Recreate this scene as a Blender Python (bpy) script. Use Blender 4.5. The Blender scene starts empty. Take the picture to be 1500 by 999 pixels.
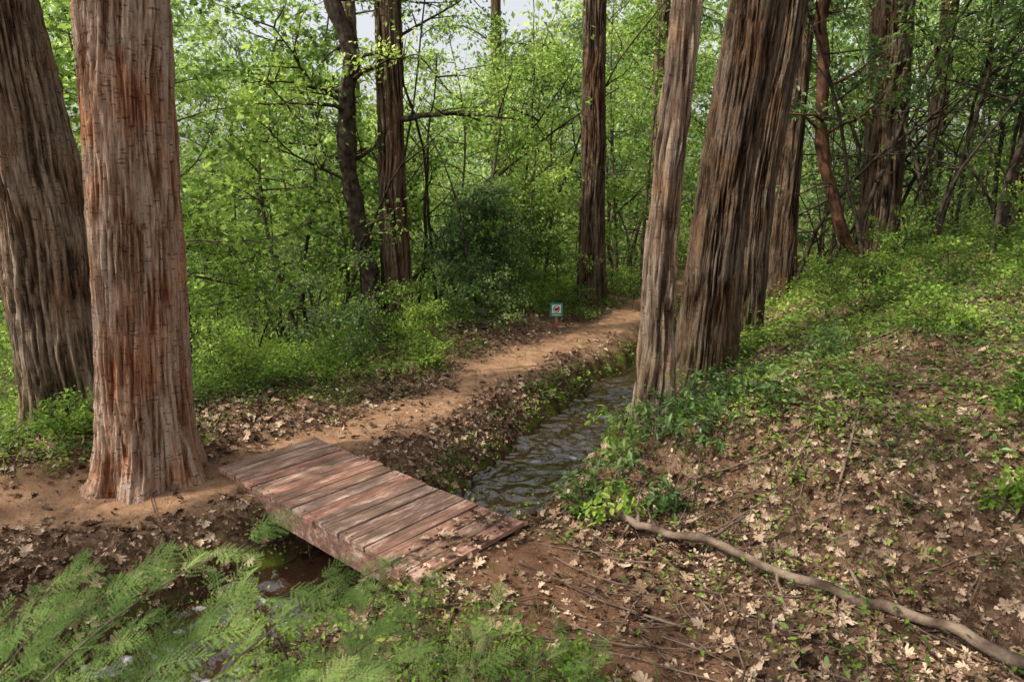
import bpy, math, numpy as np, random
from mathutils import Vector
rng=np.random.default_rng(7); R=random.Random(11)
scene=bpy.context.scene
# ------------------------------------------------------------------ noise
LAT=rng.random((64,64,64))
def vn(x,y,z=0.0):
    x,y,z=np.broadcast_arrays(np.asarray(x,float),np.asarray(y,float),np.asarray(z,float))
    xi=np.floor(x).astype(int);yi=np.floor(y).astype(int);zi=np.floor(z).astype(int)
    fx=x-xi;fy=y-yi;fz=z-zi
    fx=fx*fx*(3-2*fx);fy=fy*fy*(3-2*fy);fz=fz*fz*(3-2*fz)
    a=lambda i,j,k:LAT[(xi+i)&63,(yi+j)&63,(zi+k)&63]
    c00=a(0,0,0)*(1-fx)+a(1,0,0)*fx; c10=a(0,1,0)*(1-fx)+a(1,1,0)*fx
    c01=a(0,0,1)*(1-fx)+a(1,0,1)*fx; c11=a(0,1,1)*(1-fx)+a(1,1,1)*fx
    return (c00*(1-fy)+c10*fy)*(1-fz)+(c01*(1-fy)+c11*fy)*fz
def fbm(x,y,z=0.0,o=4):
    s=0;a=.5;t=0
    for i in range(o):
        f=2.03**i
        s=s+a*vn(np.asarray(x)*f+i*7.3,np.asarray(y)*f+i*3.1,np.asarray(z)*f+i*5.7);t+=a;a*=.5
    return s/t
def sst(a,b,x):
    t=np.clip((x-a)/(b-a),0,1);return t*t*(3-2*t)
# ------------------------------------------------------------------ mesh helpers
def mesh_obj(name,V,F,mat=None,attrs=None,smooth=False,parent=None):
    V=np.asarray(V,np.float32);F=np.asarray(F,np.int32);k=F.shape[1];n=F.shape[0]
    me=bpy.data.meshes.new(name)
    me.vertices.add(len(V));me.vertices.foreach_set('co',V.ravel())
    me.loops.add(n*k);me.loops.foreach_set('vertex_index',F.ravel())
    me.polygons.add(n);me.polygons.foreach_set('loop_start',np.arange(0,n*k,k,dtype=np.int32))
    me.polygons.foreach_set('loop_total',np.full(n,k,np.int32))
    me.polygons.foreach_set('use_smooth',np.full(n,smooth,bool))
    me.update(calc_edges=True)
    if attrs:
        for a,v in attrs.items():
            at=me.attributes.new(a,'FLOAT','POINT');at.data.foreach_set('value',np.asarray(v,np.float32))
    if mat: me.materials.append(mat)
    ob=bpy.data.objects.new(name,me);scene.collection.objects.link(ob)
    if parent: ob.parent=parent
    return ob
def empty(name):
    e=bpy.data.objects.new(name,None);e.empty_display_size=.1;scene.collection.objects.link(e);return e
class Acc:
    def __init__(s): s.V=[];s.F=[]
    def tube(s,pts,rad,k=5):
        o=len(s.V);n=len(pts)
        for i,p in enumerate(pts):
            d=(pts[min(i+1,n-1)]-pts[max(i-1,0)]);d.normalize()
            u=d.cross(Vector((0.31,0.95,0.05)));
            if u.length<1e-3:u=d.cross(Vector((1,0,0)))
            u.normalize();w=d.cross(u)
            for j in range(k):
                a=6.2832*j/k
                s.V.append(p+u*(math.cos(a)*rad[i])+w*(math.sin(a)*rad[i]))
        for i in range(n-1):
            for j in range(k):
                j2=(j+1)%k
                s.F.append((o+i*k+j,o+i*k+j2,o+(i+1)*k+j2,o+(i+1)*k+j))
    def obj(s,name,mat,parent=None,smooth=True):
        if not s.F: return None
        return mesh_obj(name,[tuple(v) for v in s.V],s.F,mat,None,smooth,parent)
def scatter(name,tv,tf,pos,ydir,nrm,scale,mat,parent=None,rnd=None,smooth=False):
    tv=np.asarray(tv,float);tf=np.asarray(tf,int);N=len(pos)
    y=ydir/np.maximum(np.linalg.norm(ydir,axis=1,keepdims=True),1e-6)
    x=np.cross(y,nrm);x/=np.maximum(np.linalg.norm(x,axis=1,keepdims=True),1e-6)
    z=np.cross(x,y)
    M=np.stack([x,y,z],1)*np.asarray(scale).reshape(-1,1,1)
    V=np.einsum('ki,nij->nkj',tv,M)+pos[:,None,:]
    k=len(tv)
    F=(tf[None]+(np.arange(N)*k)[:,None,None]).reshape(-1,tf.shape[1])
    if rnd is None:rnd=rng.random(N)
    return mesh_obj(name,V.reshape(-1,3),F,mat,{'rnd':np.repeat(rnd,k)},smooth,parent)
# leaf templates
T_DIA=([(0,0,0),(-.3,.5,.08),(0,1,-.06),(.3,.5,.08)],[(0,1,2),(0,2,3)])
T_NEEDLE=([(0,0,0),(-.16,.5,.03),(0,1,-.1),(.16,.5,.03)],[(0,1,2),(0,2,3)])
def t_lens():
    v=[(0,0,0),(0,.35,-.01),(0,.7,-.03),(0,1,-.1),(-.17,.2,.05),(-.23,.5,.06),(-.14,.8,0),(.17,.2,.05),(.23,.5,.06),(.14,.8,0)]
    f=[(0,1,4),(1,5,4),(1,2,5),(2,6,5),(2,3,6),(0,7,1),(1,7,8),(1,8,2),(2,8,9),(2,9,3)]
    return v,f
T_LENS=t_lens()
def t_lobed(curl=.06,sd=1,w=1.0):
    h=[(.03,.02),(.07,.14),(.26,.13),(.17,.27),(.38,.36),(.42,.47),(.19,.47),(.34,.66),(.31,.76),(.15,.70),(.13,.88),(0,1)]
    r=random.Random(sd)
    v=[(0,.45,-.02),(0,0,0)]
    f=[]
    for sx in (1,-1):
        o=len(v)
        for (a,b) in h:
            v.append((sx*a*w*r.uniform(.85,1.15),b,curl*abs(a)*5*r.uniform(.2,1.6)+r.uniform(-.03,.03)))
        idx=[1]+list(range(o,o+len(h)))
        for i in range(len(idx)-1):
            f.append((0,idx[i],idx[i+1]) if sx>0 else (0,idx[i+1],idx[i]))
    return v,f
T_LOB=t_lobed(.03,2,1.1)
# ------------------------------------------------------------------ materials
def newmat(name):
    m=bpy.data.materials.new(name);m.use_nodes=True;m.node_tree.nodes.clear()
    return m,m.node_tree.nodes,m.node_tree.links
def ramp(n,stops,interp='LINEAR'):
    r=n.new('ShaderNodeValToRGB');r.color_ramp.interpolation=interp
    e=r.color_ramp.elements
    while len(e)<len(stops):e.new(.5)
    for i,(p,c) in enumerate(stops):
        e[i].position=p;e[i].color=(*c,1) if len(c)==3 else c
    return r
def leafmat(name,cols,trans=.4,rough=None,nscale=.6,tboost=1.5,rw=.55,na=2.1):
    m,n,l=newmat(name)
    at=n.new('ShaderNodeAttribute');at.attribute_name='rnd'
    tc=n.new('ShaderNodeTexCoord');no=n.new('ShaderNodeTexNoise');no.inputs['Scale'].default_value=nscale;no.inputs['Detail'].default_value=3
    l.new(tc.outputs['Object'],no.inputs['Vector'])
    mx=n.new('ShaderNodeMath');mx.operation='MULTIPLY_ADD';mx.inputs[1].default_value=rw
    l.new(at.outputs['Fac'],mx.inputs[0])
    m2=n.new('ShaderNodeMath');m2.operation='MULTIPLY_ADD';m2.inputs[1].default_value=na;m2.inputs[2].default_value=.5-na/2-rw/2
    l.new(no.outputs['Fac'],m2.inputs[0]);l.new(m2.outputs[0],mx.inputs[2])
    rp=ramp(n,[(i/(len(cols)-1),c) for i,c in enumerate(cols)]);l.new(mx.outputs[0],rp.inputs[0])
    if rough is None:
        p=n.new('ShaderNodeBsdfDiffuse');l.new(rp.outputs[0],p.inputs['Color'])
    else:
        p=n.new('ShaderNodeBsdfPrincipled');p.inputs['Roughness'].default_value=rough
        p.inputs['Specular IOR Level'].default_value=.4
        l.new(rp.outputs[0],p.inputs['Base Color'])
    o=n.new('ShaderNodeOutputMaterial')
    if trans>0:
        t=n.new('ShaderNodeBsdfTranslucent');hs=n.new('ShaderNodeHueSaturation');hs.inputs['Value'].default_value=tboost;hs.inputs['Hue'].default_value=.492
        l.new(rp.outputs[0],hs.inputs['Color']);l.new(hs.outputs[0],t.inputs['Color'])
        s=n.new('ShaderNodeMixShader');s.inputs[0].default_value=trans
        l.new(p.outputs[0],s.inputs[1]);l.new(t.outputs[0],s.inputs[2]);l.new(s.outputs[0],o.inputs[0])
    else:l.new(p.outputs[0],o.inputs[0])
    return m
M_leaf=leafmat('leaf_green',[(.03,.055,.016),(.095,.165,.035),(.22,.33,.065),(.42,.52,.14)],.5,None,.7,1.9)
M_leafd=leafmat('leaf_dark_green',[(.022,.05,.014),(.055,.11,.025),(.11,.18,.04),(.22,.30,.08)],.35,.4,1.0)
M_far=leafmat('leaf_far',[(.04,.08,.03),(.13,.21,.065),(.30,.40,.13),(.50,.58,.26)],.5,None,.16,1.9)
M_con=leafmat('cedar_foliage',[(.03,.06,.028),(.075,.13,.05),(.14,.21,.08),(.22,.30,.11)],.3)
M_fg=leafmat('cedar_spray_foliage',[(.07,.13,.04),(.16,.26,.08),(.28,.40,.13),(.44,.54,.20)],.4,None,3)
M_cov=leafmat('ground_cover_leaf',[(.04,.075,.016),(.105,.18,.035),(.20,.31,.05),(.35,.45,.10)],.4,None,1.2)
M_lit=leafmat('dry_leaf',[(.05,.028,.018),(.13,.08,.049),(.24,.157,.10),(.36,.25,.168),(.50,.375,.265)],.0,None,1.8,1.0,1.1,1.3)
def woodmat(name,c1,c2,sc=6):
    m,n,l=newmat(name)
    tc=n.new('ShaderNodeTexCoord');no=n.new('ShaderNodeTexNoise');no.inputs['Scale'].default_value=sc;no.inputs['Detail'].default_value=6
    l.new(tc.outputs['Object'],no.inputs['Vector'])
    rp=ramp(n,[(.35,c1),(.65,c2)]);l.new(no.outputs['Fac'],rp.inputs[0])
    n3=n.new('ShaderNodeTexNoise');n3.inputs['Scale'].default_value=45;n3.inputs['Detail'].default_value=5;l.new(tc.outputs['Object'],n3.inputs['Vector'])
    b=n.new('ShaderNodeBump');b.inputs['Strength'].default_value=.8;b.inputs['Distance'].default_value=.012;l.new(n3.outputs['Fac'],b.inputs['Height'])
    p=n.new('ShaderNodeBsdfDiffuse')
    l.new(rp.outputs[0],p.inputs['Color']);l.new(b.outputs[0],p.inputs['Normal'])
    o=n.new('ShaderNodeOutputMaterial');l.new(p.outputs[0],o.inputs[0]);return m
M_twig=woodmat('twig_bark',(.05,.038,.03),(.16,.125,.10))
M_branch=woodmat('dead_branch_wood',(.07,.045,.032),(.21,.155,.115),9)
M_needle=woodmat('dry_needles',(.12,.066,.04),(.33,.20,.12),3)
M_madr=woodmat('madrone_bark',(.035,.02,.015),(.13,.065,.04),5)
M_oak=woodmat('oak_bark',(.022,.017,.013),(.085,.065,.05),9)
def barkmat(name,furc,midc,topc,tick=.0,warm=None,moss=0):
    m,n,l=newmat(name)
    tc=n.new('ShaderNodeTexCoord')
    def nz(scale,sc,det=6,rough=.6,dist=0):
        mp=n.new('ShaderNodeMapping');mp.inputs['Scale'].default_value=sc
        no=n.new('ShaderNodeTexNoise');no.inputs['Scale'].default_value=scale;no.inputs['Detail'].default_value=det;no.inputs['Roughness'].default_value=rough;no.inputs['Distortion'].default_value=dist
        l.new(tc.outputs['Object'],mp.inputs[0]);l.new(mp.outputs[0],no.inputs['Vector']);return no
    a=nz(24,(1,1,.10),5,.65,.3);b2=nz(95,(1,1,.10),4,.7);c=nz(2.6,(1,1,.6),5,.7)
    at=n.new('ShaderNodeAttribute');at.attribute_name='fur'
    m1=n.new('ShaderNodeMath');m1.operation='MULTIPLY_ADD';m1.inputs[1].default_value=1.0
    l.new(a.outputs['Fac'],m1.inputs[0])
    m0=n.new('ShaderNodeMath');m0.operation='MULTIPLY_ADD';m0.inputs[1].default_value=-.5;m0.inputs[2].default_value=.08;l.new(at.outputs['Fac'],m0.inputs[0])
    l.new(m0.outputs[0],m1.inputs[2])
    m2=n.new('ShaderNodeMath');m2.operation='MULTIPLY_ADD';m2.inputs[1].default_value=1.0
    l.new(b2.outputs['Fac'],m2.inputs[0]);
    mm=n.new('ShaderNodeMath');mm.operation='SUBTRACT';mm.inputs[1].default_value=.50;l.new(m1.outputs[0],mm.inputs[0]);l.new(mm.outputs[0],m2.inputs[2])
    rp=ramp(n,[(.10,furc),(.42,midc),(.72,topc)]);l.new(m2.outputs[0],rp.inputs[0])
    col=rp.outputs[0]
    if warm:
        mw=n.new('ShaderNodeMix');mw.data_type='RGBA';mw.blend_type='MIX'
        rw=ramp(n,[(.45,(0,0,0)),(.62,(.75,.75,.75))]);l.new(c.outputs['Fac'],rw.inputs[0])
        l.new(rw.outputs[0],mw.inputs[0]);l.new(col,mw.inputs[6])
        ml=n.new('ShaderNodeMix');ml.data_type='RGBA';ml.blend_type='MULTIPLY';ml.inputs[0].default_value=1;l.new(col,ml.inputs[6]);ml.inputs[7].default_value=(*warm,1)
        l.new(ml.outputs[2],mw.inputs[7]);col=mw.outputs[2]
    if tick>0:
        t=nz(15,(1,1,4.0),3,.5);rt=ramp(n,[(.66-tick*.06,(1,1,1)),(.70-tick*.06,(.15,.11,.09))]);l.new(t.outputs['Fac'],rt.inputs[0])
        mt=n.new('ShaderNodeMix');mt.data_type='RGBA';mt.blend_type='MULTIPLY';mt.inputs[0].default_value=.7
        l.new(col,mt.inputs[6]);l.new(rt.outputs[0],mt.inputs[7]);col=mt.outputs[2]
    if moss:
        sx=n.new('ShaderNodeSeparateXYZ');l.new(tc.outputs['Object'],sx.inputs[0])
        mr=n.new('ShaderNodeMapRange');mr.inputs[1].default_value=1.6;mr.inputs[2].default_value=-.1;mr.inputs[3].default_value=-.12;mr.inputs[4].default_value=.22;l.new(sx.outputs[2],mr.inputs[0])
        q=nz(5,(1,1,1),6,.7);ad=n.new('ShaderNodeMath');l.new(mr.outputs[0],ad.inputs[0]);l.new(q.outputs['Fac'],ad.inputs[1])
        rm=ramp(n,[(.55,(0,0,0)),(.75,(moss,moss,moss))]);l.new(ad.outputs[0],rm.inputs[0])
        mo=n.new('ShaderNodeMix');mo.data_type='RGBA';l.new(rm.outputs[0],mo.inputs[0]);l.new(col,mo.inputs[6]);mo.inputs[7].default_value=(.09,.10,.03,1);col=mo.outputs[2]
    p=n.new('ShaderNodeBsdfDiffuse')
    l.new(col,p.inputs['Color'])
    b=n.new('ShaderNodeBump');b.inputs['Strength'].default_value=1;b.inputs['Distance'].default_value=.045;l.new(m2.outputs[0],b.inputs['Height'])
    l.new(b.outputs[0],p.inputs['Normal'])
    o=n.new('ShaderNodeOutputMaterial');l.new(p.outputs[0],o.inputs[0]);return m
M_barkA=barkmat('cedar_bark_red',(.22,.095,.05),(.52,.34,.235),(.72,.58,.46),.9,(1.10,.69,.48))
M_barkG=barkmat('cedar_bark_grey',(.07,.046,.032),(.27,.195,.14),(.49,.39,.30),.5,(1.0,.77,.60),.5)
M_barkD=barkmat('cedar_bark_dark',(.022,.015,.010),(.115,.08,.056),(.25,.19,.14),.2,(1.02,.75,.55),.6)
# ------------------------------------------------------------------ layout lines (metres)
def smoothline(p,n=6):
    p=[np.array(q,float) for q in p];out=[]
    for i in range(len(p)-1):
        a=p[max(i-1,0)];b=p[i];c=p[i+1];d=p[min(i+2,len(p)-1)]
        for k in range(n):
            t=k/n
            out.append(.5*((2*b)+(-a+c)*t+(2*a-5*b+4*c-d)*t*t+(-a+3*b-3*c+d)*t**3))
    out.append(p[-1]);return np.array(out)
DITCH=smoothline([(-9,-3),(-5,.8),(-3.2,2.2),(-2.3,3.2),(-1.5,4.45),(-.7,5.2),(-.1,5.95),(.5,7.3),(1.05,8.6),(1.9,10.2),(3,12),(4.3,14.8),(6.2,18.5),(9,23),(14,30),(30,52)],4)
HILL=smoothline([(9,-6),(5.5,0),(3.7,2.0),(2.8,3.25),(.98,4.9),(.62,5.5),(1.2,7.0),(1.72,8.3),(2.6,9.85),(3.7,11.6),(5.1,14.5),(7,18.1),(9.7,22.6),(14.8,29.5),(31,52)],4)
TRAIL=smoothline([(-12,2.6),(-6,4.2),(-3.9,4.9),(-2.75,5.25),(-2.05,6.35),(-.95,7.75),(.4,10.3),(1.75,12.2),(3.0,15.2),(5,19),(7.8,23.8),(12,30.5)],4)
PATH2=smoothline([(-.1,4.2),(.35,3.7),(.75,2.9),(1.2,1.2),(1.5,-2)],4)
def sdist(x,y,L):
    x=np.asarray(x,float);y=np.asarray(y,float)
    best=np.full(x.shape,1e9);sg=np.ones(x.shape)
    for i in range(len(L)-1):
        ax,ay=L[i];bx,by=L[i+1];dx=bx-ax;dy=by-ay
        t=np.clip(((x-ax)*dx+(y-ay)*dy)/(dx*dx+dy*dy),0,1)
        d=(x-ax-t*dx)**2+(y-ay-t*dy)**2
        c=dx*(y-ay)-dy*(x-ax)
        m=d<best;best=np.where(m,d,best);sg=np.where(m,np.where(c>0,-1,1),sg)
    return np.sqrt(best)*sg
def masks0(x,y):
    dl=sdist(x,y,DITCH);s=sdist(x,y,HILL)
    w=(fbm(x*1.3,y*1.3,3.3,3)-.5)*.6+(fbm(x*5,y*5,1.3,3)-.5)*.25
    tr=1-sst(.22,.62,np.abs(sdist(x,y,TRAIL))+w)
    tr2=(1-sst(.3,.85,np.abs(sdist(x,y,PATH2))+w))
    return dl,s,np.clip(tr,0,1),np.clip(tr2,0,1)
def height0(x,y,mk):
    dl,s,tr,tr2=mk
    wob=(fbm(x*1.7,y*1.7,9.1,3)-.5)*.28
    a=-dl+wob
    zl=np.interp(a,[-.1,.45,.52,.7,.95,1.2,2.1,2.6,3.4,5,8,14,40,80,160],[-.66,-.6,-.42,-.2,-.03,0,.0,.15,.12,-.15,-1.0,-2.2,-3,-1,5])
    b=dl+wob
    zr=np.interp(b,[-.1,.42,.5,.75,1.0],[-.66,-.62,-.42,-.1,.0])
    hf=np.interp(s,[0,.5,1.2,2.2,5,11,25,60,160],[0,.14,.5,1.0,1.65,2.4,4.4,9,20])
    hn=np.interp(s,[0,.25,.7,1.2,2.5,5,11,25,60,160],[0,.24,.68,.88,1.15,1.6,2.3,4.2,9,20])
    k=sst(4.6,6.6,y)
    z=np.where(dl<0,zl,zr+hn*(1-k)+hf*k)
    z=z+.85*(1-sst(.3,2.4,y))*sst(-1.2,-.2,dl)
    damp=1-.75*np.maximum(tr,tr2)
    z=z+(fbm(x*.5,y*.5,1.7,3)-.5)*.25*damp*sst(1.0,2.5,np.abs(dl))
    z=z+(fbm(x*1.6,y*1.6,7.7,3)-.5)*.42*sst(.3,1.0,s)
    z=z+((fbm(x*3.1,y*3.1,5.2,4)-.5)*.19+(fbm(x*11,y*11,2.2,3)-.5)*.06)*damp*sst(.3,.6,np.abs(dl))+(fbm(x*6,y*6,8,3)-.5)*.03
    return z
# ------------------------------------------------------------------ ground
def axis(lo,a,b,hi,st):
    c=np.arange(a,b,st);l=[];v=a;s=st
    while v>lo: s*=1.09;v-=s;l.append(v)
    r=[];v=c[-1];s=st
    while v<hi: s*=1.07;v+=s;r.append(v)
    return np.array(l[::-1]+list(c)+r)
gx=axis(-170,-5.2,6.2,170,.036);gy=axis(-25,2.0,12.5,190,.036)
X,Y=np.meshgrid(gx,gy);X=X.ravel();Y=Y.ravel()
mk=masks0(X,Y);Z=height0(X,Y,mk)
nx=len(gx);ny=len(gy)
GR=[q.reshape(ny,nx) for q in (Z,)+tuple(mk)]
def look(arrs,x,y):
    x=np.asarray(x,float);y=np.asarray(y,float)
    i=np.clip(np.searchsorted(gx,x)-1,0,nx-2);j=np.clip(np.searchsorted(gy,y)-1,0,ny-2)
    u=np.clip((x-gx[i])/(gx[i+1]-gx[i]),0,1);v=np.clip((y-gy[j])/(gy[j+1]-gy[j]),0,1)
    return [(A[j,i]*(1-u)+A[j,i+1]*u)*(1-v)+(A[j+1,i]*(1-u)+A[j+1,i+1]*u)*v for A in arrs]
def height(x,y,*a): return look(GR[:1],x,y)[0]
def masks(x,y): return tuple(look(GR[1:],x,y))
def hz(x,y): return float(height(np.array([x]),np.array([y]))[0])
I=(np.arange(ny-1)[:,None]*nx+np.arange(nx-1)[None]).ravel()
F=np.stack([I,I+1,I+nx+1,I+nx],1)
dl,s,tr,tr2=mk
wet=1-sst(.5,.95,np.abs(dl))
green=np.clip(sst(2.9,4.2,-dl)+.8*sst(2,6,s),0,1)*sst(.3,.55,fbm(X*.9,Y*.9,4,3))
green=np.maximum(green,sst(12,18,Y)*.8*(1-tr))
def groundmat():
    m,n,l=newmat('forest_soil')
    tc=n.new('ShaderNodeTexCoord')
    def A(x):
        a=n.new('ShaderNodeAttribute');a.attribute_name=x;return a.outputs['Fac']
    def NZ(sc,d=6,r=.6):
        no=n.new('ShaderNodeTexNoise');no.inputs['Scale'].default_value=sc;no.inputs['Detail'].default_value=d;no.inputs['Roughness'].default_value=r
        l.new(tc.outputs['Object'],no.inputs['Vector']);return no.outputs['Fac']
    def MIX(f,a,b,bt='MIX'):
        x=n.new('ShaderNodeMix');x.data_type='RGBA';x.blend_type=bt
        if isinstance(f,float):x.inputs[0].default_value=f
        else:l.new(f,x.inputs[0])
        for i,q in ((6,a),(7,b)):
            if isinstance(q,tuple):x.inputs[i].default_value=(*q,1)
            else:l.new(q,x.inputs[i])
        return x.outputs[2]
    dirt=ramp(n,[(.3,(.06,.032,.02)),(.5,(.135,.072,.044)),(.72,(.24,.145,.09))]);l.new(NZ(14,8,.7),dirt.inputs[0])
    vo=n.new('ShaderNodeTexVoronoi');vo.inputs['Scale'].default_value=34
    wv=n.new('ShaderNodeMix');wv.data_type='VECTOR';wv.inputs[0].default_value=.06
    nn=n.new('ShaderNodeTexNoise');nn.inputs['Scale'].default_value=22;l.new(tc.outputs['Object'],nn.inputs['Vector'])
    l.new(tc.outputs['Object'],wv.inputs[4]);l.new(nn.outputs['Color'],wv.inputs[5]);l.new(wv.outputs[1],vo.inputs['Vector'])
    lr=ramp(n,[(0,(.055,.032,.022)),(.35,(.13,.08,.05)),(.7,(.23,.155,.10)),(1,(.38,.28,.19))])
    sp=n.new('ShaderNodeSeparateColor');l.new(vo.outputs['Color'],sp.inputs[0]);l.new(sp.outputs[0],lr.inputs[0])
    base=MIX(.5,dirt.outputs[0],lr.outputs[0])
    tcol=ramp(n,[(.3,(.17,.09,.05)),(.5,(.33,.195,.115)),(.75,(.52,.34,.215))]);l.new(NZ(6,10,.8),tcol.inputs[0])
    c=MIX(A('trail'),base,tcol.outputs[0])
    t2=ramp(n,[(.3,(.095,.046,.027)),(.55,(.21,.11,.066)),(.75,(.36,.21,.135))]);l.new(NZ(10,10,.8),t2.inputs[0])
    c=MIX(A('path'),c,t2.outputs[0])
    gc=ramp(n,[(.35,(.03,.04,.014)),(.65,(.08,.11,.025))]);l.new(NZ(20),gc.inputs[0])
    c=MIX(A('green'),c,gc.outputs[0])
    ms=ramp(n,[(.35,(.035,.02,.012)),(.48,(.085,.052,.03)),(.54,(.09,.11,.02)),(.72,(.20,.24,.03))]);l.new(NZ(4,8,.7),ms.inputs[0])
    c=MIX(A('wet'),c,ms.outputs[0])
    p=n.new('ShaderNodeBsdfDiffuse')
    l.new(c,p.inputs['Color'])
    ad=n.new('ShaderNodeMath');ad.operation='MULTIPLY_ADD';ad.inputs[1].default_value=.25;l.new(sp.outputs[1],ad.inputs[0]);l.new(NZ(45,8,.7),ad.inputs[2])
    b=n.new('ShaderNodeBump');b.inputs['Strength'].default_value=1;b.inputs['Distance'].default_value=.03;l.new(ad.outputs[0],b.inputs['Height']);l.new(b.outputs[0],p.inputs['Normal'])
    o=n.new('ShaderNodeOutputMaterial');l.new(p.outputs[0],o.inputs[0]);return m
mesh_obj('ground',np.stack([X,Y,Z],1),F,groundmat(),{'trail':tr,'path':tr2*.8,'wet':wet,'green':green*.85},True)
# ------------------------------------------------------------------ water
def watermat():
    m,n,l=newmat('creek_water_surface')
    p=n.new('ShaderNodeBsdfPrincipled');p.inputs['Base Color'].default_value=(.026,.013,.007,1);p.inputs['Roughness'].default_value=.03;p.inputs['Specular IOR Level'].default_value=1.0;p.inputs['IOR'].default_value=1.7
    tc=n.new('ShaderNodeTexCoord');no=n.new('ShaderNodeTexNoise');no.inputs['Scale'].default_value=25;no.inputs['Detail'].default_value=2;l.new(tc.outputs['Object'],no.inputs['Vector'])
    b=n.new('ShaderNodeBump');b.inputs['Strength'].default_value=.5;b.inputs['Distance'].default_value=.008;l.new(no.outputs['Fac'],b.inputs['Height']);l.new(b.outputs[0],p.inputs['Normal'])
    o=n.new('ShaderNodeOutputMaterial');l.new(p.outputs[0],o.inputs[0]);return m
W=DITCH[(DITCH[:,1]>-3)&(DITCH[:,1]<31)]
cum=np.concatenate([[0],np.cumsum(np.linalg.norm(np.diff(W,axis=0),axis=1))])
Ls=np.concatenate([np.arange(0,16.5,.02),np.arange(16.5,cum[-1],.3)])
cxw=np.interp(Ls,cum,W[:,0]);cyw=np.interp(Ls,cum,W[:,1]);dx=np.gradient(cxw,Ls);dy=np.gradient(cyw,Ls)
ker=np.ones(25)/25;dx=np.convolve(np.pad(dx,12,'edge'),ker,'valid');dy=np.convolve(np.pad(dy,12,'edge'),ker,'valid');nn_=np.hypot(dx,dy);dx/=nn_;dy/=nn_
us=np.linspace(-.72,.72,65);U,Lm=np.meshgrid(us,Ls)
WX=cxw[:,None]+dy[:,None]*U;WY=cyw[:,None]-dx[:,None]*U
warp=fbm(WX*1.6,WY*1.6,1,3)
def rip(a,b,sc,z):
    v=vn(a*sc,b*sc,z);return 1-np.abs(v-.5)*2
wz=(rip(WX*1.2+2.2*warp,WY*.8+1.5*warp,5.5,3.0)-.5)*.042+(rip(WX+1.2*warp,WY*.9,12,6.0)-.5)*.016+(fbm(WX*3,WY*3,2,2)-.5)*.02
WZ=-.43+wz
n1=len(us);a=(np.arange(len(Ls)-1)[:,None]*n1);b=np.arange(n1-1)[None]
mesh_obj('creek_water',np.stack([WX,WY,WZ],2).reshape(-1,3),np.stack([a+b,a+b+1,a+n1+b+1,a+n1+b],2).reshape(-1,4),watermat(),None,True)
# ------------------------------------------------------------------ footbridge
def plankmat():
    m,n,l=newmat('worn_red_planks')
    tc=n.new('ShaderNodeTexCoord');oi=n.new('ShaderNodeObjectInfo')
    rp=ramp(n,[(0,(.22,.135,.092)),(.2,(.32,.155,.105)),(.4,(.42,.18,.125)),(.55,(.21,.135,.095)),(.7,(.46,.26,.19)),(.85,(.25,.16,.11)),(1,(.36,.15,.10))])
    l.new(oi.outputs['Random'],rp.inputs[0])
    mp=n.new('ShaderNodeMapping');mp.inputs['Scale'].default_value=(40,3,40);l.new(tc.outputs['Object'],mp.inputs[0])
    ov=n.new('ShaderNodeVectorMath');ov.operation='ADD';l.new(mp.outputs[0],ov.inputs[0])
    om=n.new('ShaderNodeVectorMath');om.operation='SCALE';om.inputs[0].default_value=(50,31,17);l.new(oi.outputs['Random'],om.inputs['Scale']);l.new(om.outputs[0],ov.inputs[1])
    g=n.new('ShaderNodeTexNoise');g.inputs['Scale'].default_value=1;g.inputs['Detail'].default_value=6;l.new(ov.outputs[0],g.inputs['Vector'])
    mp2=n.new('ShaderNodeMapping');mp2.inputs['Scale'].default_value=(12,3,12);l.new(tc.outputs['Object'],mp2.inputs[0])
    ov2=n.new('ShaderNodeVectorMath');ov2.operation='ADD';l.new(mp2.outputs[0],ov2.inputs[0]);l.new(om.outputs[0],ov2.inputs[1])
    w=n.new('ShaderNodeTexNoise');w.inputs['Scale'].default_value=1;w.inputs['Detail'].default_value=9;w.inputs['Roughness'].default_value=.8;l.new(ov2.outputs[0],w.inputs['Vector'])
    wr=ramp(n,[(.53,(0,0,0)),(.60,(.85,.85,.85))]);l.new(w.outputs['Fac'],wr.inputs[0])
    dr=ramp(n,[(.40,(.95,.95,.95)),(.53,(0,0,0))]);l.new(w.outputs['Fac'],dr.inputs[0])
    def MX(f,a,b,bt='MIX'):
        x=n.new('ShaderNodeMix');x.data_type='RGBA';x.blend_type=bt
        l.new(f,x.inputs[0]) if not isinstance(f,float) else setattr(x.inputs[0],'default_value',f)
        l.new(a,x.inputs[6])
        if isinstance(b,tuple):x.inputs[7].default_value=(*b,1)
        else:l.new(b,x.inputs[7])
        return x.outputs[2]
    c=MX(wr.outputs[0],rp.outputs[0],(.55,.41,.32));c=MX(dr.outputs[0],c,(.165,.11,.074))
    gr=ramp(n,[(.3,(.5,.5,.5)),(.6,(1,1,1))]);l.new(g.outputs['Fac'],gr.inputs[0]);c=MX(1.0,c,gr.outputs[0],'MULTIPLY')
    p=n.new('ShaderNodeBsdfPrincipled');p.inputs['Roughness'].default_value=.8;p.inputs['Specular IOR Level'].default_value=.3;l.new(c,p.inputs['Base Color'])
    b=n.new('ShaderNodeBump');b.inputs['Strength'].default_value=.8;b.inputs['Distance'].default_value=.005;l.new(g.outputs['Fac'],b.inputs['Height']);l.new(b.outputs[0],p.inputs['Normal'])
    o=n.new('ShaderNodeOutputMaterial');l.new(p.outputs[0],o.inputs[0]);return m
M_pl=plankmat()
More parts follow.
